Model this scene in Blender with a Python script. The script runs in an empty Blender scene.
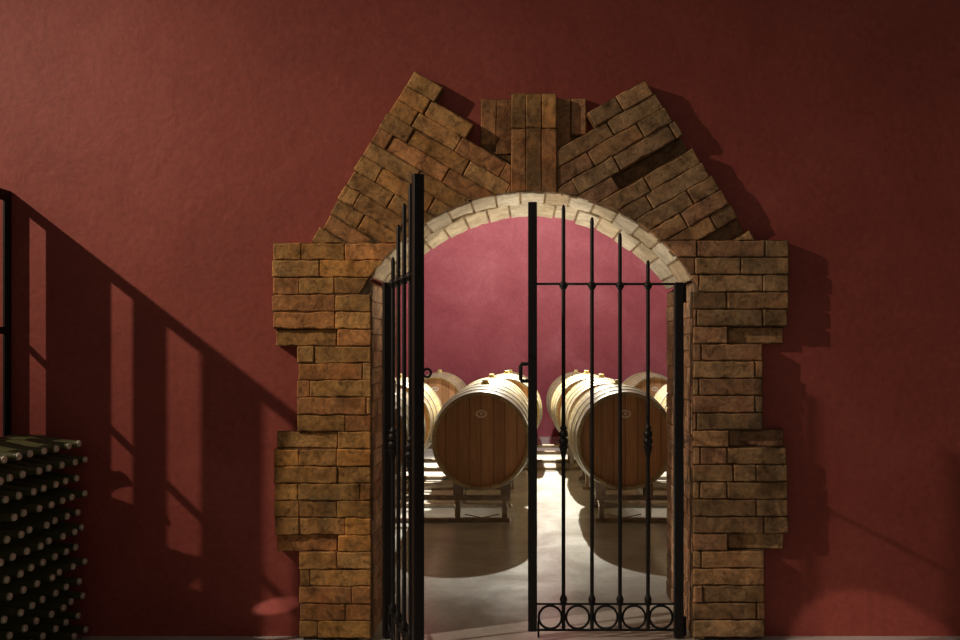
import bpy, bmesh, math, random
from mathutils import Vector, Matrix
random.seed(7)
PI = math.pi
sc = bpy.context.scene
C = sc.collection

# ------------------------------------------------------------------ frame of the place
F = 850.0                 # focal length in pixels of a 960 px wide frame
VX, VY = 527.0, 347.0     # where lines square to the wall meet
H = 1.225                 # height of the eye
DW = 3.602                # the red wall's face
DP = 3.545                # the brick surround's face
DG = 3.580                # the gate
DB = 4.225                # far side of the wall
SP = F / DP
SG = F / DG

def X(px, d): return (px - VX) * d / F
def Z(py, d): return H - (py - VY) * d / F

# ------------------------------------------------------------------ helpers
def link(name, bm, mat, parent=None, smooth=False):
    me = bpy.data.meshes.new(name)
    bm.normal_update()
    bm.to_mesh(me); bm.free()
    if smooth is not False:
        for p in me.polygons: p.use_smooth = True
        if smooth is not True:
            me.set_sharp_from_angle(angle=math.radians(smooth))
    mats = mat if isinstance(mat, (list, tuple)) else [mat]
    for m in mats: me.materials.append(m)
    o = bpy.data.objects.new(name, me)
    C.objects.link(o)
    if parent: o.parent = parent
    return o

def tag(o, label=None, cat=None, group=None, kind=None):
    if label: o['label'] = label
    if cat: o['category'] = cat
    if group: o['group'] = group
    if kind: o['kind'] = kind
    return o

def thing(name, loc=(0, 0, 0), rz=0.0, label=None, cat=None, group=None):
    o = bpy.data.objects.new(name, None)
    o.empty_display_size = 0.1
    C.objects.link(o)
    o.location = loc; o.rotation_euler = (0, 0, rz)
    return tag(o, label, cat, group)

def copy_tree(o, parent=None):
    c = o.copy(); C.objects.link(c)
    if parent: c.parent = parent
    for ch in list(o.children):
        copy_tree(ch, c)
    return c

def box(bm, x0, x1, y0, y1, z0, z1, mi=0):
    vs = [bm.verts.new(p) for p in ((x0,y0,z0),(x1,y0,z0),(x1,y1,z0),(x0,y1,z0),(x0,y0,z1),(x1,y0,z1),(x1,y1,z1),(x0,y1,z1))]
    fs = []
    for idx in ((3,2,1,0),(4,5,6,7),(0,1,5,4),(1,2,6,5),(2,3,7,6),(3,0,4,7)):
        f = bm.faces.new([vs[i] for i in idx]); f.material_index = mi; fs.append(f)
    return vs, fs

def bevel_all(bm, w, seg=1):
    bmesh.ops.bevel(bm, geom=list(bm.edges), offset=w, segments=seg, affect='EDGES', profile=0.6)

def tube(bm, pts, r, n=10, cap=True, closed=False):
    """round rod through pts; r a number or one per point"""
    pts = [Vector(p) for p in pts]
    m = len(pts)
    rings = []
    up = None
    for i, p in enumerate(pts):
        if closed:
            t = (pts[(i+1) % m] - pts[i-1]).normalized()
        else:
            t = (pts[min(i+1, m-1)] - pts[max(i-1, 0)]).normalized()
        if up is None:
            a = Vector((0, 0, 1)) if abs(t.z) < .9 else Vector((1, 0, 0))
            up = t.cross(a).normalized()
        up = (up - t * up.dot(t)).normalized()
        w = t.cross(up)
        rr = r[i] if isinstance(r, (list, tuple)) else r
        rings.append([bm.verts.new(p + (up*math.cos(2*PI*k/n) + w*math.sin(2*PI*k/n))*rr) for k in range(n)])
    for i in range(m if closed else m-1):
        a, b = rings[i], rings[(i+1) % m]
        for k in range(n):
            bm.faces.new((a[k], a[(k+1) % n], b[(k+1) % n], b[k]))
    if cap and not closed:
        bm.faces.new(rings[0][::-1]); bm.faces.new(rings[-1])

def lathe(bm, prof, axis='Z', org=(0, 0, 0), n=24, caps=True):
    """profile of (radius, height) swept round an axis through org"""
    rings = []
    ox, oy, oz = org
    for r, h in prof:
        ring = []
        for k in range(n):
            a = 2*PI*k/n
            c, s = r*math.cos(a), r*math.sin(a)
            if axis == 'Z': p = (ox+c, oy+s, oz+h)
            elif axis == 'Y': p = (ox+s, oy+h, oz+c)
            else: p = (ox+h, oy+c, oz+s)
            ring.append(bm.verts.new(p))
        rings.append(ring)
    for a, b in zip(rings, rings[1:]):
        for k in range(n):
            bm.faces.new((a[k], a[(k+1) % n], b[(k+1) % n], b[k]))
    if caps:
        bm.faces.new(rings[0][::-1]); bm.faces.new(rings[-1])

def prism(bm, pts, y0, y1):
    """polygon in x,z between two depths"""
    a = [bm.verts.new((x, y0, z)) for x, z in pts]
    b = [bm.verts.new((x, y1, z)) for x, z in pts]
    bm.faces.new(a); bm.faces.new(b[::-1])
    n = len(pts)
    for i in range(n):
        bm.faces.new((a[i], b[i], b[(i+1) % n], a[(i+1) % n]))

# ------------------------------------------------------------------ materials
class NT:
    def __init__(s, name):
        s.m = bpy.data.materials.new(name); s.m.use_nodes = True
        s.t = s.m.node_tree; s.t.nodes.clear()
        s.out = s.n('ShaderNodeOutputMaterial')
        s.b = s.n('ShaderNodeBsdfPrincipled')
        s.l(s.b.outputs[0], s.out.inputs[0])
    def n(s, t, **kw):
        q = s.t.nodes.new(t)
        for k, v in kw.items(): setattr(q, k, v)
        return q
    def l(s, a, b): s.t.links.new(a, b)
    def coords(s, scale=(1, 1, 1), kind='Object'):
        c = s.n('ShaderNodeTexCoord'); mp = s.n('ShaderNodeMapping')
        mp.inputs['Scale'].default_value = scale
        s.l(c.outputs[kind], mp.inputs[0]); return mp.outputs[0]
    def noise(s, vec, scale, detail=5, rough=.6, dist=0):
        q = s.n('ShaderNodeTexNoise')
        q.inputs['Scale'].default_value = scale; q.inputs['Detail'].default_value = detail
        q.inputs['Roughness'].default_value = rough; q.inputs['Distortion'].default_value = dist
        if vec: s.l(vec, q.inputs['Vector'])
        return q.outputs[0]
    def ramp(s, fac, stops):
        q = s.n('ShaderNodeValToRGB')
        while len(q.color_ramp.elements) < len(stops): q.color_ramp.elements.new(.5)
        for e, (p, c) in zip(q.color_ramp.elements, stops):
            e.position = p; e.color = (*c, 1) if len(c) == 3 else c
        s.l(fac, q.inputs[0]); return q.outputs[0]
    def mix(s, fac, a, b, mode='MIX'):
        q = s.n('ShaderNodeMix', data_type='RGBA', blend_type=mode)
        for i, v in ((0, fac), (6, a), (7, b)):
            if isinstance(v, (int, float)): q.inputs[i].default_value = v
            elif isinstance(v, tuple): q.inputs[i].default_value = (*v, 1)
            else: s.l(v, q.inputs[i])
        return q.outputs[2]
    def math(s, op, a, b=None):
        q = s.n('ShaderNodeMath', operation=op)
        for i, v in ((0, a), (1, b)):
            if v is None: continue
            if isinstance(v, (int, float)): q.inputs[i].default_value = v
            else: s.l(v, q.inputs[i])
        return q.outputs[0]
    def bump(s, h, strength, dist=.01, prev=None):
        q = s.n('ShaderNodeBump'); q.inputs['Strength'].default_value = strength; q.inputs['Distance'].default_value = dist
        s.l(h, q.inputs['Height'])
        if prev: s.l(prev, q.inputs['Normal'])
        return q.outputs[0]
    def set(s, **kw):
        names = {'color': 'Base Color', 'rough': 'Roughness', 'metal': 'Metallic', 'normal': 'Normal', 'spec': 'Specular IOR Level',
                 'coat': 'Coat Weight', 'coat_rough': 'Coat Roughness', 'trans': 'Transmission Weight', 'ior': 'IOR'}
        for k, v in kw.items():
            i = s.b.inputs[names[k]]
            if isinstance(v, tuple): i.default_value = (*v, 1)
            elif isinstance(v, (int, float)): i.default_value = v
            else: s.l(v, i)
        return s.m

def plaster(name, c0, c1, c2):
    t = NT(name); v = t.coords()
    big = t.noise(v, 1.6, 6, .65, .4)
    fine = t.noise(v, 38, 4, .6)
    trowel = t.noise(v, 9, 5, .55, .6)
    col = t.ramp(big, [(.28, c0), (.5, c1), (.75, c2)])
    col = t.mix(.35, col, t.ramp(fine, [(.3, (.55, .55, .55)), (.7, (1.2, 1.2, 1.2))]), 'MULTIPLY')
    flk = t.noise(v, 70, 2, .5)
    col = t.mix(t.math('MULTIPLY', t.ramp(flk, [(.70, (0, 0, 0)), (.76, (1, 1, 1))]), .12), col, (.62, .36, .30))
    n1 = t.bump(trowel, .32, .010)
    n2 = t.bump(fine, .28, .003, n1)
    return t.set(color=col, rough=.62, normal=n2, spec=.35)

M_wall = plaster('red_lime_plaster', (.32, .066, .048), (.39, .084, .062), (.45, .110, .083))
M_back = plaster('crimson_cellar_plaster', (.30, .055, .072), (.37, .080, .100), (.47, .135, .160))

def brick_mat(name, tint, light=False):
    t = NT(name); v = t.coords()
    a = t.n('ShaderNodeAttribute', attribute_name='tone')
    n1 = t.noise(v, 11, 6, .65, .5); n2 = t.noise(v, 55, 5, .7); n3 = t.noise(v, 7, 5, .65, .8); n4 = t.noise(v, 24, 6, .7, 1.0)
    col = a.outputs['Color']
    lo, hi = ((.70, .68, .62), (1.12, 1.1, 1.06)) if light else ((.50, .45, .40), (1.25, 1.22, 1.15))
    col = t.mix(1.0, col, t.ramp(n1, [(.32, lo), (.62, hi)]), 'MULTIPLY')
    col = t.mix(.7, col, t.ramp(n2, [(.3, (.62, .58, .52)), (.7, (1.25, 1.22, 1.15))]), 'MULTIPLY')
    if not light:
        col = t.mix(.8, col, t.ramp(n4, [(.36, (.42, .38, .34)), (.50, (1, 1, 1)), (.68, (1.35, 1.2, .95))]), 'MULTIPLY')
        col = t.mix(t.math('MULTIPLY', t.ramp(n3, [(.52, (0, 0, 0)), (.66, (1, 1, 1))]), .45), col, t.mix(1.0, a.outputs['Color'], (1.25, .92, .72), 'MULTIPLY'))
        col = t.mix(t.math('MULTIPLY', t.ramp(t.noise(v, 5.3, 5, .6, .6), [(.52, (0, 0, 0)), (.70, (1, 1, 1))]), .5), col, (.17, .135, .075))
    else:
        col = t.mix(t.math('MULTIPLY', t.ramp(n3, [(.50, (0, 0, 0)), (.72, (1, 1, 1))]), .30), col, tint)
    nm = t.bump(n1, .5, .008); nm = t.bump(n4, .6, .006, nm); nm = t.bump(n2, .5, .003, nm)
    return t.set(color=col, rough=.85, normal=nm, spec=.2)
M_brick = brick_mat('aged_brown_brick', (.30, .20, .11))
M_lime = brick_mat('limewashed_brick', (.62, .52, .38), True)

def iron(name, col=(.012, .011, .011), rough=.48):
    t = NT(name); v = t.coords()
    n = t.noise(v, 60, 4, .6)
    c = t.mix(.5, col, t.ramp(n, [(.3, (.006, .006, .006)), (.75, (.035, .028, .025))]))
    return t.set(color=c, rough=rough, metal=.35, normal=t.bump(n, .25, .002))
M_iron = iron('black_wrought_iron')
M_screen = iron('black_painted_steel', (.010, .009, .009), .6)

def rack_mat():
    t = NT('weathered_galvanised_steel'); v = t.coords()
    n = t.noise(v, 14, 5, .65, .4)
    c = t.ramp(n, [(.3, (.22, .165, .115)), (.7, (.42, .34, .25))])
    return t.set(color=c, rough=.5, metal=.45, normal=t.bump(n, .2, .003))
M_rack = rack_mat()

def floor_back():
    t = NT('polished_concrete'); v = t.coords()
    a = t.noise(v, 2.2, 7, .68, .7); b = t.noise(v, 26, 5, .65)
    c = t.ramp(a, [(.28, (.43, .41, .37)), (.5, (.54, .52, .48)), (.75, (.66, .645, .61))])
    c = t.mix(.5, c, t.ramp(b, [(.3, (.78, .78, .78)), (.7, (1.12, 1.12, 1.12))]), 'MULTIPLY')
    r = t.ramp(a, [(.3, (.14, .14, .14)), (.7, (.28, .28, .28))])
    return t.set(color=c, rough=r, spec=.5, normal=t.bump(b, .05, .002))
M_floorb = floor_back()
def plainw():
    t = NT('white_cellar_plaster'); v = t.coords()
    n = t.noise(v, 6, 5, .6)
    return t.set(color=t.ramp(n, [(.3, (.40, .34, .27)), (.7, (.48, .42, .34))]), rough=.9)
M_white = plainw()

def roughw():
    t = NT('brown_rendered_masonry'); v = t.coords()
    n = t.noise(v, 6, 5, .6)
    return t.set(color=t.ramp(n, [(.3, (.42, .26, .15)), (.7, (.52, .34, .20))]), rough=.9)
M_rough = roughw()

def oak(name, base, dark, stave=True):
    t = NT(name)
    tc = t.n('ShaderNodeTexCoord'); sep = t.n('ShaderNodeSeparateXYZ'); t.l(tc.outputs['Object'], sep.inputs[0])
    if stave:
        ang = t.math('ARCTAN2', sep.outputs[0], sep.outputs[2])
        u = t.math('MULTIPLY', ang, 30/(2*PI))
    else:
        u = t.math('MULTIPLY', sep.outputs[0], 1/.082)
    cell = t.math('FLOOR', u); fr = t.math('FRACT', t.math('ADD', u, 100.0))
    wn = t.n('ShaderNodeTexWhiteNoise', noise_dimensions='1D'); t.l(cell, wn.inputs['W'])
    mp = t.n('ShaderNodeMapping'); mp.inputs['Scale'].default_value = (16, 1.3, 16) if stave else (26, 8, 1.6)
    t.l(tc.outputs['Object'], mp.inputs[0])
    grain = t.noise(mp.outputs[0], 3, 6, .65, .5)
    c = t.ramp(grain, [(.3, dark), (.65, base)])
    c = t.mix(.8, c, t.ramp(wn.outputs['Value'], [(0, (.66, .62, .58)), (1, (1.18, 1.15, 1.1))]), 'MULTIPLY')
    edge = t.math('MINIMUM', fr, t.math('SUBTRACT', 1.0, fr))
    gap = t.ramp(edge, [(.0, (0, 0, 0)), (.05, (1, 1, 1))])
    c = t.mix(t.math('SUBTRACT', 1.0, gap), c, (dark[0]*.35, dark[1]*.3, dark[2]*.3))
    nm = t.bump(gap, .4, .003); nm = t.bump(grain, .15, .003, nm)
    return t.set(color=c, rough=.55, normal=nm, spec=.3)
M_oak = oak('oak_staves', (.53, .44, .225), (.41, .32, .15))
M_head = oak('oak_head_boards', (.60, .35, .175), (.43, .225, .105), False)
def hoop_mat():
    t = NT('galvanised_hoop'); v = t.coords()
    n = t.noise(v, 20, 4, .6)
    return t.set(color=t.ramp(n, [(.3, (.46, .44, .38)), (.7, (.64, .62, .56))]), rough=.42, metal=.55)
M_hoop = hoop_mat()
def simple(name, col, rough=.6, metal=0.0, var=.25, scale=30):
    t = NT(name); v = t.coords(); n = t.noise(v, scale, 4, .6)
    lo = tuple(c*(1-var) for c in col); hi = tuple(min(1, c*(1+var)) for c in col)
    return t.set(color=t.ramp(n, [(.3, lo), (.7, hi)]), rough=rough, metal=metal)
M_bung = simple('yellow_silicone_bung', (.76, .63, .26), .6)
M_mark = simple('pale_printed_mark', (.78, .70, .56), .7)
M_cap = simple('steel_crown_cap', (.74, .68, .56), .4, .25)
M_strip = simple('weathered_pine_batten', (.16, .10, .05), .8)
def glass():
    t = NT('dark_green_bottle_glass'); v = t.coords(); n = t.noise(v, 9, 3, .6)
    return t.set(color=t.ramp(n, [(.3, (.060, .066, .022)), (.7, (.120, .120, .045))]), rough=.30, spec=.6)
M_glass = glass()

# ------------------------------------------------------------------ bricks
CRISP = dict(jl=.0028, joint=.0030, rough=.0024, mdepth=.009, mcol=(.17, .115, .065))
SMEARED = dict(jl=.0009, joint=.0020, rough=.0036, mdepth=.0055, mcol=(.24, .145, .07))
STYLE = dict(CRISP)
TONES = [(.46, .250, .090), (.38, .225, .088), (.43, .252, .104), (.33, .20, .083), (.44, .225, .097), (.38, .195, .088), (.41, .252, .112), (.30, .172, .072)]
def tint_faces(bm, faces, col):
    lay = bm.loops.layers.float_color.get('tone') or bm.loops.layers.float_color.new('tone')
    for f in faces:
        for lp in f.loops: lp[lay] = (*col, 1)

def add_brick(bm, quad, y0, y1, col, joint=.0035, rough=.0025, cut=None, mortar=True, mcol=None, mdepth=None):
    """one brick: quad = four (x, z) corners anticlockwise seen from the front; y0 its face, y1 its back"""
    mcol = mcol or STYLE['mcol']; mdepth = mdepth or STYLE['mdepth']; joint = STYLE['joint']; rough = STYLE['rough']
    for kind in ((0, 1) if mortar else (0,)):
        b = bmesh.new()
        cx = sum(p[0] for p in quad)/4; cz = sum(p[1] for p in quad)/4
        ux = Vector((quad[1][0]-quad[0][0], quad[1][1]-quad[0][1])); L = ux.length; ux.normalize()
        vx = Vector((quad[3][0]-quad[0][0], quad[3][1]-quad[0][1])); W = vx.length; vx.normalize()
        if L < .012 or W < .01:
            b.free(); return
        j = joint if kind == 0 else -.0005
        nl = max(1, int(L/.03)) if kind == 0 else 1
        yy0 = y0 if kind == 0 else y0 + mdepth
        hl, hw = L/2 - (STYLE['jl'] if kind == 0 else j), W/2 - j
        # a slab with its length cut into short pieces so that the arrises can wander
        rows = []
        for i in range(nl+1):
            a = -hl + 2*hl*i/nl
            ring = []
            for (w, yy) in ((-hw, yy0), (hw, yy0), (hw, y1), (-hw, y1)):
                jx = random.uniform(-rough, rough) if kind == 0 else 0
                jw = random.uniform(-rough, rough) if kind == 0 else 0
                jy = random.uniform(-.0006, .0006) if (kind == 0 and yy == yy0) else 0
                p = Vector((cx, cz)) + ux*(a+jx*.6) + vx*(w+jw)
                ring.append(b.verts.new((p.x, yy+jy, p.y)))
            rows.append(ring)
        for r0, r1 in zip(rows, rows[1:]):
            for k in range(4):
                b.faces.new((r0[k], r0[(k+1) % 4], r1[(k+1) % 4], r1[k]))
        b.faces.new(rows[0][::-1]); b.faces.new(rows[-1])
        bmesh.ops.recalc_face_normals(b, faces=b.faces)
        for co, no in (cut or []):
            g = list(b.verts)+list(b.edges)+list(b.faces)
            if not b.verts: break
            r = bmesh.ops.bisect_plane(b, geom=g, plane_co=co, plane_no=no, clear_outer=True)
            e = [q for q in r['geom_cut'] if isinstance(q, bmesh.types.BMEdge)]
            if e:
                try: bmesh.ops.edgeloop_fill(b, edges=e)
                except Exception: pass
        if not b.verts:
            b.free(); continue
        if kind == 0:
            e = [q for q in b.edges if len(q.link_faces) == 2 and q.calc_face_angle(0) > .6]
            bmesh.ops.bevel(b, geom=e, offset=.0035, segments=1, affect='EDGES')
        me = bpy.data.meshes.new('t'); b.to_mesh(me); b.free()
        for v in me.vertices: v.co.y = min(v.co.y, YB)
        n0 = len(bm.faces)
        bm.from_mesh(me); bpy.data.meshes.remove(me)
        bm.faces.ensure_lookup_table()
        tint_faces(bm, bm.faces[n0:], col if kind == 0 else mcol)

def tone(k=1.0, grey=0.0):
    c = random.choice(TONES); q = random.uniform(.98, 1.6)*k*(1.08 if grey < .05 else 1)
    m = sum(c)/3
    return tuple((v*(1-grey)+m*grey*.9)*q for v in c)

# circle of the arch's front edge in surround-face pixels
ACX, ACY, AR = 531.0, 385.0, 193.0
def arch_cut(px, py):
    """half-space that keeps what lies outside the arch, tangent near (px, py)"""
    dx, dy = px-ACX, py-ACY; l = math.hypot(dx, dy); dx /= l; dy /= l
    q = AR + 1.0
    co = Vector((X(ACX+dx*q, DP), DP, Z(ACY+dy*q, DP)))
    no = Vector((-dx, 0, dy))      # outer side = towards the centre
    return co, no

YB = DW - .002                       # back of the bricks, just clear of the wall
def px_brick(bm, x0, x1, y0, y1, recess=0.0, col=None, cut=None, proud=None):
    q = [(X(x0, DP), Z(y1, DP)), (X(x1, DP), Z(y1, DP)), (X(x1, DP), Z(y0, DP)), (X(x0, DP), Z(y0, DP))]
    face = DP + min(recess, .048) + (random.uniform(-.004, .003) if proud is None else proud)
    add_brick(bm, q, face, YB, col or tone(), cut=cut)

arch = thing('brick_archway', (X(532, DP), DP, 0), 0,
             'stepped brown brick surround of the arched gateway in the red wall', 'archway')
def under(o, root):
    o.parent = root
    o.matrix_parent_inverse = Matrix.Translation(root.location).inverted()
    return o

REC = .040
# --- the two piers, course by course
def courses(tops, rows, bm, grey, mirror=False):
    for (y0, y1), row in zip(tops, rows):
        for it in row:
            x0, x1 = it[0], it[1]
            rec = REC*it[2] if len(it) > 2 else 0.0
            cut = None
            if y0 < 283 and min(abs(x0-ACX), abs(x1-ACX)) < 158:
                # inner bricks of the springing courses end on the arch curve
                ym = (y0+y1)/2
                dx = math.sqrt(max(0, AR*AR-(ym-ACY)**2))
                cut = [arch_cut(ACX+(dx if x0 > ACX else -dx), ym)]
            px_brick(bm, x0, x1, y0, y1, rec, tone(1.0, grey), cut)

ch = (637.5-240)/23
topsR = [(240+ch*i, 240+ch*(i+1)) for i in range(23)]
rowsR = [
 [(655,697),(697,765),(765,789)], [(662,695),(695,741),(741,789)], [(675,699),(699,763),(763,789)],
 [(693,727),(727,789)], [(693,697),(697,763),(763,788)], [(693,728),(729,786,.75)],
 [(693,701),(701,763)], [(693,755),(755,763)], [(693,699),(699,763)], [(693,755),(755,763)], [(693,697),(697,763)],
 [(693,729),(730,786,.75)], [(693,700),(700,727),(727,787)], [(693,733),(733,756),(756,788)], [(693,700),(700,727),(727,788)],
 [(693,756),(756,788)], [(693,764),(764,789)], [(693,728),(729,786,.75)],
 [(693,701),(701,765)], [(693,765)], [(693,703),(703,765)], [(693,757),(757,765)], [(693,765)]]
bm = bmesh.new(); courses(topsR, rowsR, bm, .28)
under(link('pier', bm, M_brick), arch)['label'] = 'greyer brick pier beside the closed gate leaf'
ch = (638-243)/23
topsL = [(243+ch*i, 243+ch*(i+1)) for i in range(23)]
rowsL = [
 [(273,301),(301,345),(345,405)], [(272,319),(319,398)], [(273,299),(299,334),(334,386)], [(272,335),(335,371)], [(273,335),(335,371)],
 [(275,336,.38),(337,371)], [(297,314),(314,371)], [(298,362),(362,371)], [(297,310),(310,371)], [(297,366),(366,371)], [(297,345),(345,371)],
 [(276,337,.38),(338,371)], [(274,299),(299,337),(337,371)], [(274,337),(337,371)], [(275,298),(298,360),(360,371)], [(274,299),(299,337),(337,371)],
 [(275,299),(299,345),(345,371)], [(276,337,.38),(338,371)], [(299,337),(337,371)], [(300,310),(310,371)], [(299,352),(352,371)], [(300,345),(345,371)], [(299,318),(318,371)]]
STYLE.update(SMEARED)
bm = bmesh.new(); courses(topsL, rowsL, bm, -.05)
under(link('pier', bm, M_brick), arch)['label'] = 'rust-brown brick pier beside the open gate leaf'

# --- the raking brickwork over the arch
A30 = math.radians(30)
cu, su = math.cos(A30), math.sin(A30)
def uv2p(u, v, mir):
    x = cu*u + su*v; y = -su*u + cu*v
    return ((1067-x) if mir else x, y)
def raking(bm, mir, v0, th, uend, layout, grey):
    for k, row in enumerate(layout):
        va, vb = v0+th*k, v0+th*(k+1)
        for it in row:
            ua, ub = it[0], it[1]
            if ub is None: ub = uend(va)+random.uniform(-1.5, 1.5)
            rec = it[2] if len(it) > 2 else 0.0
            cs = [uv2p(ua, vb, mir), uv2p(ub, vb, mir), uv2p(ub, va, mir), uv2p(ua, va, mir)]
            q = [(X(a, DP), Z(b, DP)) for a, b in cs]
            if mir: q = [q[1], q[0], q[3], q[2]]
            cut = []
            # keystone face
            kx = 511 if mir else 557
            ins = [(c[0] > kx) if mir else (c[0] < kx) for c in cs]
            if all(ins): continue
            if any(ins):
                cut.append((Vector((X(kx, DP), DP, 0)), Vector((1 if mir else -1, 0, 0))))
            # arch curve
            mx, my = sum(c[0] for c in cs)/4, sum(c[1] for c in cs)/4
            dist = [math.hypot(c[0]-ACX, c[1]-ACY) for c in cs]
            if max(dist) < AR: continue
            if min(dist) < AR+3:
                # where the brick's middle line meets the curve
                a = uv2p(ua, (va+vb)/2, mir); b = uv2p(ub, (va+vb)/2, mir)
                hit = (mx, my)
                for i in range(61):
                    f = i/60; p = (a[0]+(b[0]-a[0])*f, a[1]+(b[1]-a[1])*f)
                    if math.hypot(p[0]-ACX, p[1]-ACY) >= AR: hit = p; break
                cut.append(arch_cut(*hit))
            # pier top
            py = 243 if mir else 240
            if max(c[1] for c in cs) > py:
                if min(c[1] for c in cs) > py-2: continue
                cut.append((Vector((0, DP, Z(py, DP))), Vector((0, 0, -1))))
            if rec > .04: STYLE['mdepth'], keep = .004, STYLE['mdepth']
            else: keep = STYLE['mdepth']
            add_brick(bm, q, DP+rec+(random.uniform(-.005, .004) if not rec else 0), YB, tone(1.0, grey), cut=cut)
            STYLE['mdepth'] = keep

H1 = .044
layR = [
 [(452,484),(485,None)], [(360,464),(465,None)], [(360,432),(433,489),(490,None)], [(340,405),(405,452),(453,516),(517,None)],
 [(350,398),(398,442),(443,None,H1)], [(340,407),(407,468),(469,None)], [(340,398),(398,461),(462,None)], [(380,440),(441,499),(500,None)],
 [(370,425),(425,482),(483,None)], [(380,450),(450,506),(507,None)], [(390,468),(470,None,H1)], [(400,498),(499,None)], [(400,470),(471,545)], [(400,500)]]
bm = bmesh.new()
raking(bm, False, 391.5, 16.6, lambda v: 519+(v-391.5)*.083, layR, .30)
# the set-back upright bricks between the raking courses and the keystone
px_brick(bm, 556, 571, 96, 150, .044, tone(.8, .2), proud=0)
px_brick(bm, 572, 587, 96, 133, .032, tone(.9, .2), proud=0)
under(link('raking_brickwork', bm, M_brick), arch)['label'] = 'greyer raking courses with two deep empty slots'
layL = [
 [(497,None)], [(452,500),(501,None)], [(350,404),(404,455),(456,505),(506,None)], [(340,390),(390,436),(437,500),(501,None)], [(340,400),(400,450),(451,515),(516,None)],
 [(340,420),(420,474),(475,None)], [(340,390),(390,448),(449,508),(509,None)], [(370,425),(425,485),(486,None)], [(380,462),(463,515),(516,None)],
 [(380,445),(446,500),(501,None)], [(390,472),(473,None,.028)], [(400,480),(481,534)], [(400,470),(471,530)], [(400,500)]]
bm = bmesh.new()
raking(bm, True, 387.5, 16.6, lambda v: 530.5+(v-387)*.017, layL, .04)
px_brick(bm, 480, 496, 96, 143, .044, tone(.8, .1), proud=0)
px_brick(bm, 495.5, 511.5, 96, 152, .045, tone(.7, .1), proud=0)
under(link('raking_brickwork', bm, M_brick), arch)['label'] = 'rust-brown raking courses with ragged outer ends'
# keystone: three upright columns of bricks, cut by the arch
bm = bmesh.new()
for x0, x1 in ((511,526),(526,541.5),(541.5,556.5)):
    px_brick(bm, x0, x1, 93.5, 128.5, 0, tone(1.0, .08), proud=-.006+random.uniform(-.002, .002))
    px_brick(bm, x0, x1, 128.5, 196, 0, tone(1.0, .08), [arch_cut((x0+x1)/2, 192)], proud=-.005+random.uniform(-.002, .002))
under(link('keystone', bm, M_brick), arch)['label'] = 'upright bricks at the crown of the arch'

bm = bmesh.new()
a0, a1 = math.radians(33), math.radians(147)
for k in range(30):
    if True:
        p, q = a0+(a1-a0)*k/30, a0+(a1-a0)*(k+1)/30
        cs = [(ACX+(AR+e)*math.cos(a), ACY-(AR+e)*math.sin(a)) for a, e in ((p, 1), (p, 25), (q, 25), (q, 1))]
        prism(bm, [(X(x, DP), Z(y, DP)) for x, y in cs], DP+.016, YB)
for x0, x1 in ((480.5, 512), (555, 587)):
    prism(bm, [(X(x, DP), Z(y, DP)) for x, y in ((x0, 191), (x1, 191), (x1, 98), (x0, 98))], DP+.0505, YB)
bmesh.ops.recalc_face_normals(bm, faces=bm.faces)
tint_faces(bm, bm.faces, (.22, .14, .075))
under(link('arch_mortar', bm, M_brick), arch)
# --- lining of the opening: jambs and soffit
LT = .050
y_in, y_out = DP+.010, DB-.003
xl, xr = X(371, DP), X(693, DP)
zs = Z(283, DP)
def jamb(x0, x1, grey):
    bm = bmesh.new()
    n = 21; hh = (zs-.001)/n
    for i in range(n):
        z0, z1 = .001+hh*i, .001+hh*(i+1)
        cuts = [y_in, y_in+.12, y_in+.37, y_out] if i % 2 else [y_in, y_in+.25, y_in+.50, y_out]
        for a, b in zip(cuts, cuts[1:]):
            g = bmesh.new()
            jx = random.uniform(-.002, .003)
            box(g, (x0+jx) if x0 > 0 else x0, x1 if x0 > 0 else (x1-jx), a+.002, b-.002, z0+.002, z1-.002)
            bmesh.ops.bevel(g, geom=list(g.edges), offset=.004, segments=1, affect='EDGES')
            me = bpy.data.meshes.new('t'); g.to_mesh(me); g.free(); k = len(bm.faces)
            bm.from_mesh(me); bpy.data.meshes.remove(me); bm.faces.ensure_lookup_table()
            c = random.choice([(.52, .33, .23), (.58, .38, .27), (.46, .28, .19), (.64, .45, .33)])
            tint_faces(bm, bm.faces[k:], c)
    k = len(bm.faces)
    if x0 > 0: box(bm, x0+.008, x1, y_in+.001, y_out, .001, zs)
    else: box(bm, x0, x1-.008, y_in+.001, y_out, .001, zs)
    s = 1 if x0 > 0 else -1
    xi, xo = (x0, x1) if x0 > 0 else (x1, x0)
    prism(bm, [(xi+s*.002, zs+.0005), (xo, zs+.0005), (xo, zs+.029)], y_in+.003, y_out-.003)
    bmesh.ops.recalc_face_normals(bm, faces=bm.faces)
    bm.faces.ensure_lookup_table(); tint_faces(bm, bm.faces[k:], (.44, .32, .22))
    return bm
under(link('jamb', jamb(xr, xr+LT, 0), M_brick), arch)
under(link('jamb', jamb(xl-LT, xl, 0), M_brick), arch)
acx, acz, ar = X(ACX, DP), Z(ACY, DP), AR*DP/F
a_end = math.acos((xr-acx)/ar); a_start = PI-math.acos((acx-xl)/ar)
bm = bmesh.new()
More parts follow.
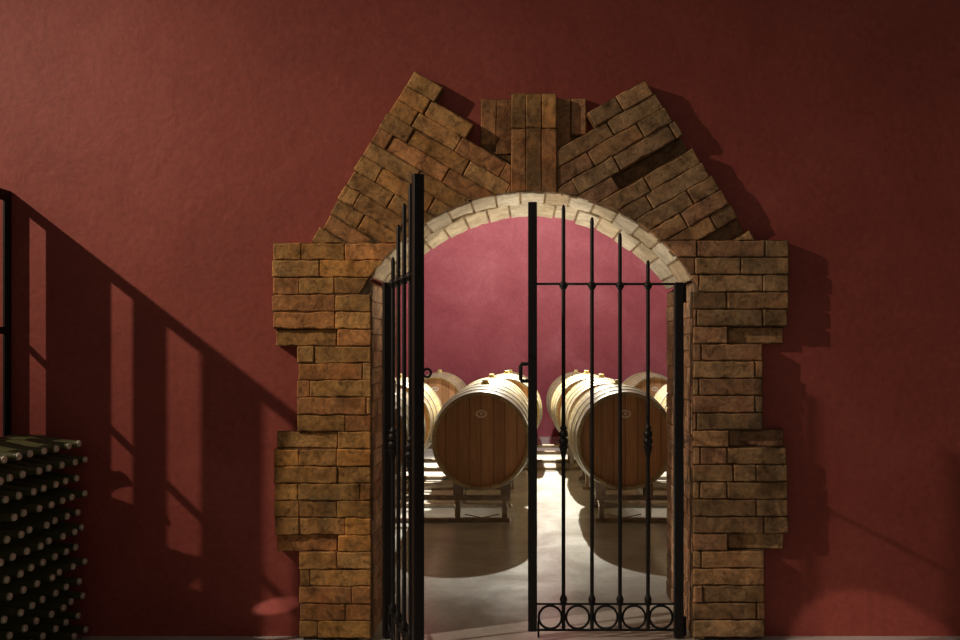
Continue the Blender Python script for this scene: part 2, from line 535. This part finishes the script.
def arc_block(bm, a0, a1, r0, r1, ya, yb, col, jit=.003):
    g = bmesh.new(); m = 3
    ring = []
    for i in range(m+1):
        a = a0+(a1-a0)*i/m
        j = random.uniform(-jit, jit)
        ring.append([g.verts.new((acx+math.cos(a)*r, y+(random.uniform(-jit, jit)), acz+math.sin(a)*r)) for r, y in ((r0+j, ya), (r1, ya), (r1, yb), (r0+j, yb))])
    for p, q in zip(ring, ring[1:]):
        for k in range(4): g.faces.new((p[k], p[(k+1) % 4], q[(k+1) % 4], q[k]))
    g.faces.new(ring[0][::-1]); g.faces.new(ring[-1])
    bmesh.ops.recalc_face_normals(g, faces=g.faces)
    e = [q for q in g.edges if q.calc_face_angle(0) > .6]
    bmesh.ops.bevel(g, geom=e, offset=.004, segments=1, affect='EDGES')
    me = bpy.data.meshes.new('t'); g.to_mesh(me); g.free(); k = len(bm.faces)
    bm.from_mesh(me); bpy.data.meshes.remove(me); bm.faces.ensure_lookup_table()
    tint_faces(bm, bm.faces[k:], col)
nb = 15
for strip, (ya, yb) in enumerate(((y_in, y_in+.29), (y_in+.29, y_out))):
    off = .5*(strip % 2)
    for i in range(nb+1):
        f0 = max(0, min(1, (i-off)/nb)); f1 = max(0, min(1, (i+1-off)/nb))
        if f1-f0 < .01: continue
        a0 = a_end+(a_start-a_end)*f0; a1 = a_end+(a_start-a_end)*f1
        g = .0045/ar
        c = random.choice([(.76, .67, .52), (.70, .59, .43), (.80, .72, .58), (.60, .48, .33), (.74, .63, .46), (.82, .75, .62)])
        arc_block(bm, a0+g, a1-g, ar+random.uniform(-.004, .007), ar+LT, ya+.003, yb-.003, c)
# smooth the backing with more pieces
k = 24
for i in range(k):
    arc_block(bm, a_end+(a_start-a_end)*i/k, a_end+(a_start-a_end)*(i+1)/k, ar+.011, ar+LT, y_in+.004, y_out, (.40, .31, .21), 0)
under(link('soffit', bm, M_lime), arch)['label'] = 'pale limewashed bricks lining the underside of the arch'

# ------------------------------------------------------------------ the room shell
WX0, WX1, WZ = -4.2, 4.2, 4.6
bm = bmesh.new()
ox0, ox1 = xl-LT-.004, xr+LT+.004       # opening in the masonry
orad = ar+LT+.004
aa = math.acos((ox1-acx)/orad); ab = PI-math.acos((acx-ox0)/orad)
arc = [(acx+orad*math.cos(aa+(ab-aa)*i/40), acz+orad*math.sin(aa+(ab-aa)*i/40)) for i in range(41)]
loop = [(ox1, 0)] + arc + [(ox0, 0)]
outer = [(WX1, 0), (WX1, WZ), (WX0, WZ), (WX0, 0)]
def bridge(bm, y, flip):
    o = [bm.verts.new((x, y, z)) for x, z in outer]; l = [bm.verts.new((x, y, z)) for x, z in loop]
    n = len(l); mid = n//2
    fs = []
    for i in range(mid): fs.append((o[1], l[i+1], l[i]))
    for i in range(mid, n-1): fs.append((o[2], l[i+1], l[i]))
    fs += [(o[0], o[1], l[0]), (o[1], o[2], l[mid]), (o[2], o[3], l[n-1])]
    for f in fs: bm.faces.new(f if not flip else f[::-1])
    return o, l
o1, l1 = bridge(bm, DW, False); o2, l2 = bridge(bm, DB, True)
for a, b in ((o1, o2), (l1, l2)):
    m = len(a)
    for i in range(m-1): bm.faces.new((a[i], a[i+1], b[i+1], b[i]))
bmesh.ops.recalc_face_normals(bm, faces=bm.faces)
for f in bm.faces:
    if all(v.co.y > DW+.01 for v in f.verts): f.material_index = 1
tag(link('wall_front', bm, [M_wall, M_rough]), kind='structure')
bm = bmesh.new(); box(bm, WX0, WX1, 1.0, 11.75, -.12, 0)
tag(link('floor', bm, M_floorb), kind='structure')
BWALL = 11.62
bm = bmesh.new(); box(bm, -4.2, 4.2, BWALL, BWALL+.15, 0, 4.4)
tag(link('wall_back', bm, M_back), kind='structure')
bm = bmesh.new(); box(bm, -4.35, -4.2, DB, BWALL+.15, 0, 4.4)
tag(link('wall_left', bm, M_white), kind='structure')
bm = bmesh.new(); box(bm, 4.2, 4.35, DB, BWALL+.15, 0, 4.4)
tag(link('wall_right', bm, M_white), kind='structure')
bm = bmesh.new(); box(bm, -4.35, 4.35, DB, BWALL+.15, 4.4, 4.55)
tag(link('ceiling', bm, M_white), kind='structure')

# ------------------------------------------------------------------ the gate leaves
def gz(py): return H-(py-VY)/SG
LEN = 146/SG
def gate_leaf(sx, x_hinge, rz, label, closed):
    r = thing('gate_leaf', (x_hinge, DG, 0), rz, label, 'gate', None)
    bars = [(30.5, 260), (58.5, 232.5), (86.5, 217), (115.0, 204.5)]
    h = .019
    def stile(name, xc, z0, z1):
        bm = bmesh.new(); box(bm, sx*xc-h, sx*xc+h, -h, h, z0, z1)
        bevel_all(bm, .003); return link(name, bm, M_iron, r)
    stile('hinge_stile', 0, .004, gz(282.5))
    stile('lock_stile', LEN, gz(630.5), gz(202.5))
    xi, xo = h, LEN-h
    for name, py, rad in (('top_rail', 284, .0055), ('ring_rail', 604, .0045), ('bottom_rail', 630, .0052)):
        bm = bmesh.new(); tube(bm, [(sx*xi, 0, gz(py)), (sx*xo, 0, gz(py))], rad, 8); link(name, bm, M_iron, r, 40)
    for i, (bx, top) in enumerate(bars):
        x = sx*bx/SG; br = .0082
        bm = bmesh.new()
        prof = [(br, gz(630)), (br, gz(top)-.02), (br*.75, gz(top)-.006), (.002, gz(top))]
        lathe(bm, prof, 'Z', (x, 0, 0), 10)
        b = link('bar', bm, M_iron, r, 40)
        def bead(py, w, hh):
            z = gz(py); return [(br, z-hh), (w*.8, z-hh*.65), (w, z), (w*.8, z+hh*.65), (br, z+hh)]
        # collar where the bar meets the top rail
        bm = bmesh.new()
        lathe(bm, [(br*.9, gz(290)), (.012, gz(289.5)), (.012, gz(288.5)), (.016, gz(287.5)), (.0185, gz(285.5)), (.016, gz(283.5)), (.011, gz(282)), (br*.9, gz(281))], 'Z', (x, 0, 0), 14)
        link('collar', bm, M_iron, b, 50)
        # foot collar on the ring rail
        bm = bmesh.new()
        lathe(bm, [(br*.9, gz(605)), (.017, gz(604.6)), (.017, gz(602.8)), (.012, gz(602)), (.016, gz(600.5)), (.015, gz(598)), (.010, gz(595.5)), (br*.9, gz(593.5))], 'Z', (x, 0, 0), 14)
        link('collar', bm, M_iron, b, 50)
        if i in (0, 3):
            bm = bmesh.new()
            pr = [(br*.9, gz(459)), (.012, gz(453)), (.0165, gz(448.5)), (.019, gz(447)), (.019, gz(446)), (.013, gz(445.2)), (.018, gz(443.5)), (.0205, gz(441)), (.018, gz(438.8)),
                  (.011, gz(437.6)), (.018, gz(436.2)), (.0195, gz(433.8)), (.017, gz(431.4)), (.010, gz(430)), (.0145, gz(428.8)), (.0145, gz(427.6)), (.010, gz(426.4)), (br*.9, gz(424))]
            lathe(bm, pr, 'Z', (x, 0, 0), 16)
            link('baluster_knot', bm, M_iron, b, 50)
    edges = [0+h*SG] + [b[0] for b in bars] + [146-h*SG]
    for a, b in zip(edges, edges[1:]):
        bm = bmesh.new(); c = (a+b)/2/SG; rr = .0485
        tube(bm, [(sx*c+rr*math.cos(2*PI*k/28), 0, gz(617.2)+rr*math.sin(2*PI*k/28)) for k in range(28)], .0052, 8, closed=True)
        link('ring', bm, M_iron, r, 40)
    # hinge pins reach the jamb
    for py in (293, 626):
        bm = bmesh.new()
        z = gz(py)
        lathe(bm, [(.009, -.04), (.009, .04)], 'Z', (-sx*(h+.006), 0, z), 10)
        link('hinge', bm, M_iron, r, 40)
    if closed:
        bm = bmesh.new(); x0 = sx*(LEN+h)
        tube(bm, [(x0-sx*.002, 0, gz(364)), (x0+sx*.026, 0, gz(364)), (x0+sx*.031, 0, gz(366)), (x0+sx*.031, 0, gz(379)), (x0+sx*.026, 0, gz(381)), (x0-sx*.002, 0, gz(381))], .0085, 8)
        link('lock_loop', bm, M_iron, r, 40)
        bm = bmesh.new(); tube(bm, [(sx*(LEN-h-.006), 0, .002), (sx*(LEN-h-.006), 0, gz(621))], .0045, 8)
        link('drop_bolt', bm, M_iron, r, 40)
        bm = bmesh.new(); lathe(bm, [(.006, 0), (.007, .006), (.004, .012)], 'X', (sx*(LEN-h)-.012, 0, gz(500)), 10)
        link('knob', bm, M_iron, r, 40)
    else:
        bm = bmesh.new(); zc = 1.133; rr = .0145; x0 = sx*(LEN+h+rr-.002)
        tube(bm, [(LEN, h+rr-.001+rr*math.cos(2*PI*k/20), zc+rr*math.sin(2*PI*k/20)) for k in range(20)], .0042, 8, closed=True)
        link('lock_loop', bm, M_iron, r, 40)
    return r
gate_leaf(-1, X(678.5, DG), 0.0, 'black wrought-iron gate leaf standing closed in front of the barrels', True)
gate_leaf(1, X(387.5, DG), -math.radians(70.75), 'black wrought-iron gate leaf swung open towards the viewer', False)

# ------------------------------------------------------------------ barrels and racks
BL, RH, RB = 1.04, .335, .370
def brad(y):
    t = 2*y/BL-1
    return RH+(RB-RH)*(1-t*t)
def make_barrel():
    r = thing('wine_barrel')
    bm = bmesh.new()
    prof = [(RH-.022, .034), (RH-.020, .004), (RH-.008, 0.0)]
    for i in range(25):
        y = BL*i/24
        prof.append((brad(y), min(max(y, .001), BL-.001)))
    prof += [(RH-.008, BL), (RH-.020, BL-.004), (RH-.022, BL-.034)]
    lathe(bm, prof, 'Y', n=64, caps=False)
    link('staves', bm, M_oak, r, 45)
    for y0, y1, back in ((.032, .045, False), (BL-.045, BL-.032, True)):
        bm = bmesh.new(); lathe(bm, [(RH-.0215, y0), (RH-.0215, y1)], 'Y', n=64)
        hd = link('head', bm, M_head, r, 45)
        if not back:
            hd['label'] = 'boarded barrel head'
            bm = bmesh.new(); n = 28
            def ell(sx, sz, y): return [bm.verts.new((sx*math.cos(2*PI*k/n), y, .186+sz*math.sin(2*PI*k/n))) for k in range(n)]
            # oval ring with a small crest inside
            for (a, b, c, d) in ((.039, .028, .027, .017),):
                o = ell(a, b, .0312); i_ = ell(c, d, .0312); o2 = ell(a, b, .0318); 
                for k in range(n):
                    k2 = (k+1) % n
                    bm.faces.new((o[k], o[k2], i_[k2], i_[k])); bm.faces.new((o2[k2], o2[k], o[k], o[k2]))
            for pts in ([(-.012, .190), (-.004, .198), (0, .192), (.004, .198), (.012, .190), (.007, .186), (-.007, .186)],
                        [(-.008, .184), (.008, .184), (.006, .178), (0, .174), (-.006, .178)]):
                vs = [bm.verts.new((x, .0312, z)) for x, z in pts]; bm.faces.new(vs)
            mk = link('printed_mark', bm, M_mark, hd); mk['label'] = 'small pale oval emblem on the barrel head'
    for y0, y1 in ((.002, .046), (.125, .160), (.300, .338)):
        for a, b in ((y0, y1), (BL-y1, BL-y0)):
            bm = bmesh.new()
            lathe(bm, [(brad(a)-.001, a), (brad(a)+.0045, a), (brad(b)+.0045, b), (brad(b)-.001, b)], 'Y', n=64, caps=False)
            link('hoop', bm, M_hoop, r, 30)
    bm = bmesh.new()
    lathe(bm, [(.030, RB-.004), (.030, RB+.012), (.024, RB+.014), (.024, RB+.030), (.019, RB+.034)], 'Z', (0, BL/2, 0), 16)
    link('bung', bm, M_bung, r, 40)
    return r

RW = .60          # half width of a rack
FY, RY = .11, .66 # its two frames behind the barrel's front head
def make_rack(pitch, drop=0.0):
    r = thing('barrel_rack')
    hw = pitch/2+.20
    def bar(name, *b):
        b = list(b)
        if drop:
            if name in ('top_rail', 'side_rail'): b[4] -= drop; b[5] -= drop
            if name == 'leg': b[5] -= drop
        bm = bmesh.new(); box(bm, *b); bevel_all(bm, .004); return link(name, bm, M_rack, r)
    for fy in (FY, RY):
        bar('top_rail', -hw, hw, fy-.02, fy+.02, .155, .189)
        bar('floor_rail', -hw, hw, fy-.02, fy+.02, .002, .030)
        for sx in (-1, 1):
            for q in (-.16, .17):
                x = sx*pitch/2+q*sx*-1
                bar('leg', x-.019, x+.019, fy-.018, fy+.018, .029, .156)
            for q in (-.165, .165):
                xc = sx*pitch/2
                R = max(brad(fy-.018), brad(fy+.018))+.006
                zc = .577-drop
                za, zb = zc-math.sqrt(R*R-(abs(q)-.035)**2)-.004, zc-math.sqrt(R*R-(abs(q)+.035)**2)-.004
                s = 1 if q > 0 else -1
                bm = bmesh.new()
                prism(bm, [(xc+s*(abs(q)-.035), .188-drop), (xc+s*(abs(q)+.035), .188-drop), (xc+s*(abs(q)+.035), zb), (xc+s*(abs(q)-.035), max(za, .1885-drop))], fy-.016, fy+.016)
                bmesh.ops.recalc_face_normals(bm, faces=bm.faces)
                link('saddle', bm, M_rack, r)
    for sx in (-1, 1):
        for q in (-.16, .17):
            x = sx*pitch/2+q*sx*-1
            bar('side_rail', x-.016, x+.016, FY+.02, RY-.02, .116, .150)
    for sx in (-1, 1):
        bm = bmesh.new(); xc = sx*pitch/2
        tube(bm, [(xc-.12, FY, .055), (xc, FY, .030), (xc+.12, FY, .055)], .004, 6)
        link('brace', bm, M_rack, r, 40)
    return r

b0 = make_barrel(); first_b = [True]
def put_barrel(x, y, z, label, group):
    o = b0 if first_b[0] else copy_tree(b0)
    first_b[0] = False
    o.location = (x, y, z); o.rotation_euler = (0, 0, random.uniform(-.012, .012))
    tag(o, label, 'barrel', group)
    return o
k0 = {}
def put_rack(x, y, pitch, label, drop=0.0):
    if pitch not in k0:
        o = k0[pitch] = make_rack(pitch, drop)
    else:
        o = copy_tree(k0[pitch])
    o.location = (x, y, 0)
    return tag(o, label, 'barrel rack', 'steel racks under the wine barrels')
ZC = .577
D1, D2, D3, D4 = 5.84, 7.20, 8.36, 10.15
g = 'oak barrels in the cellar'
lab1 = ['oak barrel of the front row, half hidden behind the open gate leaf',
        'front row oak barrel with dark head, seen clear between the two gate leaves',
        'front row oak barrel with dark head, seen through bars of the closed gate leaf',
        'front row oak barrel tucked behind the hinge stile of the closed gate leaf']
lab2 = ['second row oak barrel, its sunlit-yellow staves showing beside the open gate leaf',
        'second row oak barrel straight behind the one seen clear between the leaves',
        'second row oak barrel straight behind the one seen through the closed leaf',
        'second row oak barrel, its staves showing beside the hinge stile of the closed leaf']
lab2[0] = 'second row oak barrel, pale yellow staves showing beside the open gate leaf'
cols = [-1.155, -.316, .680, 1.520]
for x, l in zip(cols, lab1): put_barrel(x, D1, ZC, l, g)
for x, l in zip(cols, lab2): put_barrel(x, D2, ZC, l, g)
lab3 = ['third row oak barrel peeping past the lock stile of the closed gate leaf',
        'third row oak barrel peeping out beside the leaf bar with the twisted knot']
lab3 = ['third row oak barrel peeping out behind the lock stile of the closed leaf',
        'third row oak barrel seen behind the closed leaf bar next to its lock stile']
for x, l in zip([-.21, .62], lab3): put_barrel(x, D3, ZC, l, g)
lab4 = ['back row oak barrel with tan head, seen beside the ring latch of the open leaf',
        'back row oak barrel hidden behind the third row one at the lock stile',
        'back row oak barrel hidden behind the third row one beside the knotted bar',
        'back row oak barrel with tan head, seen between bars near the hinge stile']
for x, l in zip([-1.10, -.21, .62, 1.53], lab4): put_barrel(x, D4, ZC-.04, l, g)
PM = cols[1]-cols[0]
put_rack((cols[0]+cols[1])/2, D1, .84, 'steel rack carrying the front row barrels beside the open gate leaf')
put_rack((cols[2]+cols[3])/2, D1, .84, 'steel rack carrying the front row barrels behind the closed gate leaf')
put_rack((cols[0]+cols[1])/2, D2, .84, 'steel rack under the second row barrels beside the open gate leaf')
put_rack((cols[2]+cols[3])/2, D2, .84, 'steel rack under the second row barrels behind the closed gate leaf')
put_rack(.205, D3, .83, 'steel rack lying across the end of the aisle under the third row')
put_rack(-.655, D4, .89, 'steel rack of the back row by the crimson wall, towards the open leaf', .04)
put_rack(1.075, D4, .91, 'steel rack of the back row by the crimson wall, towards the closed leaf', .04)

# ------------------------------------------------------------------ bottle stack
BX = -1.850
def make_bottle():
    r = thing('wine_bottle')
    bm = bmesh.new()
    prof = [(.012, -.288), (.030, -.296), (.035, -.299), (.0372, -.293), (.0378, -.285), (.0378, -.165), (.0365, -.150), (.032, -.130), (.0275, -.107), (.0215, -.082),
            (.0175, -.055), (.0155, -.030), (.0140, -.016), (.0155, -.0155), (.0155, -.009), (.0135, -.0085), (.0132, -.002)]
    lathe(bm, prof, 'X', n=20)
    link('glass_body', bm, M_glass, r, 40)
    bm = bmesh.new()
    lathe(bm, [(.0140, -.0075), (.0141, -.005), (.0120, .0005), (.0095, .0020), (.005, .0022)], 'X', n=16)
    c = link('crown_cap', bm, M_cap, r, 40); c['label'] = 'pale metal crown cap'
    return r
bt = make_bottle(); fb = True
PITCH, ROW = .0825, .0712
for k in range(12):
    for i in range(10 if k % 2 == 0 else 9):
        y = DW-.044-PITCH*i-(PITCH/2 if k % 2 else 0)
        o = bt if fb else copy_tree(bt)
        fb = False
        o.location = (BX+random.uniform(-.012, .008), y+random.uniform(-.003, .003), .0415+ROW*k)
        o.rotation_euler = (random.uniform(0, 6.28), 0, 0)
        tag(o, 'dark green bottle lying in the tall stack, its crown-capped neck pointing outward', 'bottle', 'bottles stacked on their sides by the red wall')

# ------------------------------------------------------------------ black steel screen behind the bottles
SX = X(12, DW)
scr = thing('steel_screen', (SX-.005, DW, 0), 0, 'black steel slatted screen standing square to the wall behind the bottle stack', 'screen')
def slat(name, a, b, z0, z1, xo=0.0):
    bm = bmesh.new(); box(bm, -.005, .005, -b, -a, z0, z1); bevel_all(bm, .0015); return link(name, bm, M_screen, scr)
ZT = Z(191.5, DW)
gaps = [(.048, .0935), (.2385, .2845), (.347, .407), (.503, .546)]
slat('post', .002, gaps[0][0], .001, ZT-.046)
for (a, b), (c, d) in zip(gaps, gaps[1:]): slat('slat', b, c, .03, ZT-.046)
slat('post', .546, .576, .001, ZT-.046)
slat('top_rail', .002, .576, ZT-.046, ZT)
for a, b in gaps:
    slat('middle_rail', a+.0004, b-.0004, Z(327, DW)-.030, Z(327, DW))
    slat('bottom_rail', a+.0004, b-.0004, .06, .10)

# ------------------------------------------------------------------ light
def lamp(name, kind, loc, energy, col, **kw):
    l = bpy.data.lights.new(name, kind); l.energy = energy; l.color = col
    tgt = kw.pop('to', None)
    for k, v in kw.items(): setattr(l, k, v)
    o = bpy.data.objects.new(name, l); C.objects.link(o); o.location = loc
    if tgt: o.rotation_euler = (Vector(tgt)-Vector(loc)).to_track_quat('-Z', 'Y').to_euler()
    return o
KX, KY, KZ = -4.99, DW-1.82, 4.06
lamp('stair_spot', 'SPOT', (KX, KY, KZ), 690, (1.0, .80, .62), to=(.75, DW, .40), spot_size=math.radians(46), spot_blend=1.0, shadow_soft_size=.03)
lamp('cellar_spot', 'SPOT', (0, 10.4, 4.03), 4200, (1.0, .94, .80), to=(0, 7.8, 0), spot_size=math.radians(54), spot_blend=.75, shadow_soft_size=.04)
lamp('back_wall_fill', 'SPOT', (0, 8.9, 3.7), 380, (1.0, .93, .90), to=(0, 11.6, 1.5), spot_size=math.radians(112), spot_blend=.5, shadow_soft_size=.08)  # added lamp, brightens the back wall alone
for sx in (-1, 1):
    lamp('soffit_fill_spot', 'SPOT', (sx*1.0, 4.60, .10), 85, (1.0, .90, .76), to=(-sx*.1, 3.85, 1.75), spot_size=math.radians(46), spot_blend=.8, shadow_soft_size=.05)  # added unseen lamps with no known source, brighten the arch's underside
lamp('wall_patch_fill', 'SPOT', (-.30, 1.55, 1.6), 75, (1.0, .78, .66), to=(X(890, DW), DW, Z(690, DW)), spot_size=math.radians(12.5), spot_blend=.12, shadow_soft_size=.02)  # added lamp, imitates a light patch at the wall's foot
lamp('wall_patch_fill', 'SPOT', (-1.60, 3.40, .02), 12, (1.0, .78, .66), to=(-1.075, DW, .125), spot_size=math.radians(7.5), spot_blend=.5, shadow_soft_size=.008)  # added unseen lamp, imitates a bright streak beside the pier
for sx in (-1, 1):
    lamp('under_rack_fill', 'SPOT', (sx*3.7, 6.25, .36), 1000, (1.0, .90, .74), to=(sx*.4, 6.22, .02), spot_size=math.radians(11), spot_blend=.25, shadow_soft_size=.03)  # added unseen lamps, brighten the floor beneath the front racks
w = bpy.data.worlds.new('dim_hall'); sc.world = w; w.use_nodes = True
w.node_tree.nodes['Background'].inputs[0].default_value = (1.0, .82, .68, 1)
w.node_tree.nodes['Background'].inputs[1].default_value = .085

# ------------------------------------------------------------------ camera
cam = bpy.data.cameras.new('camera'); co = bpy.data.objects.new('camera', cam); C.objects.link(co)
co.location = (0, 0, H); co.rotation_euler = (PI/2, 0, 0)
cam.sensor_width = 36; cam.lens = F/960*36
cam.shift_x = (480-VX)/960; cam.shift_y = (VY-320)/960
cam.clip_start = .05
sc.camera = co
sc.view_settings.view_transform = 'Standard'; sc.view_settings.look = 'None'
sc.view_settings.exposure = 0; sc.view_settings.gamma = 1; sc.view_settings.use_curve_mapping = False
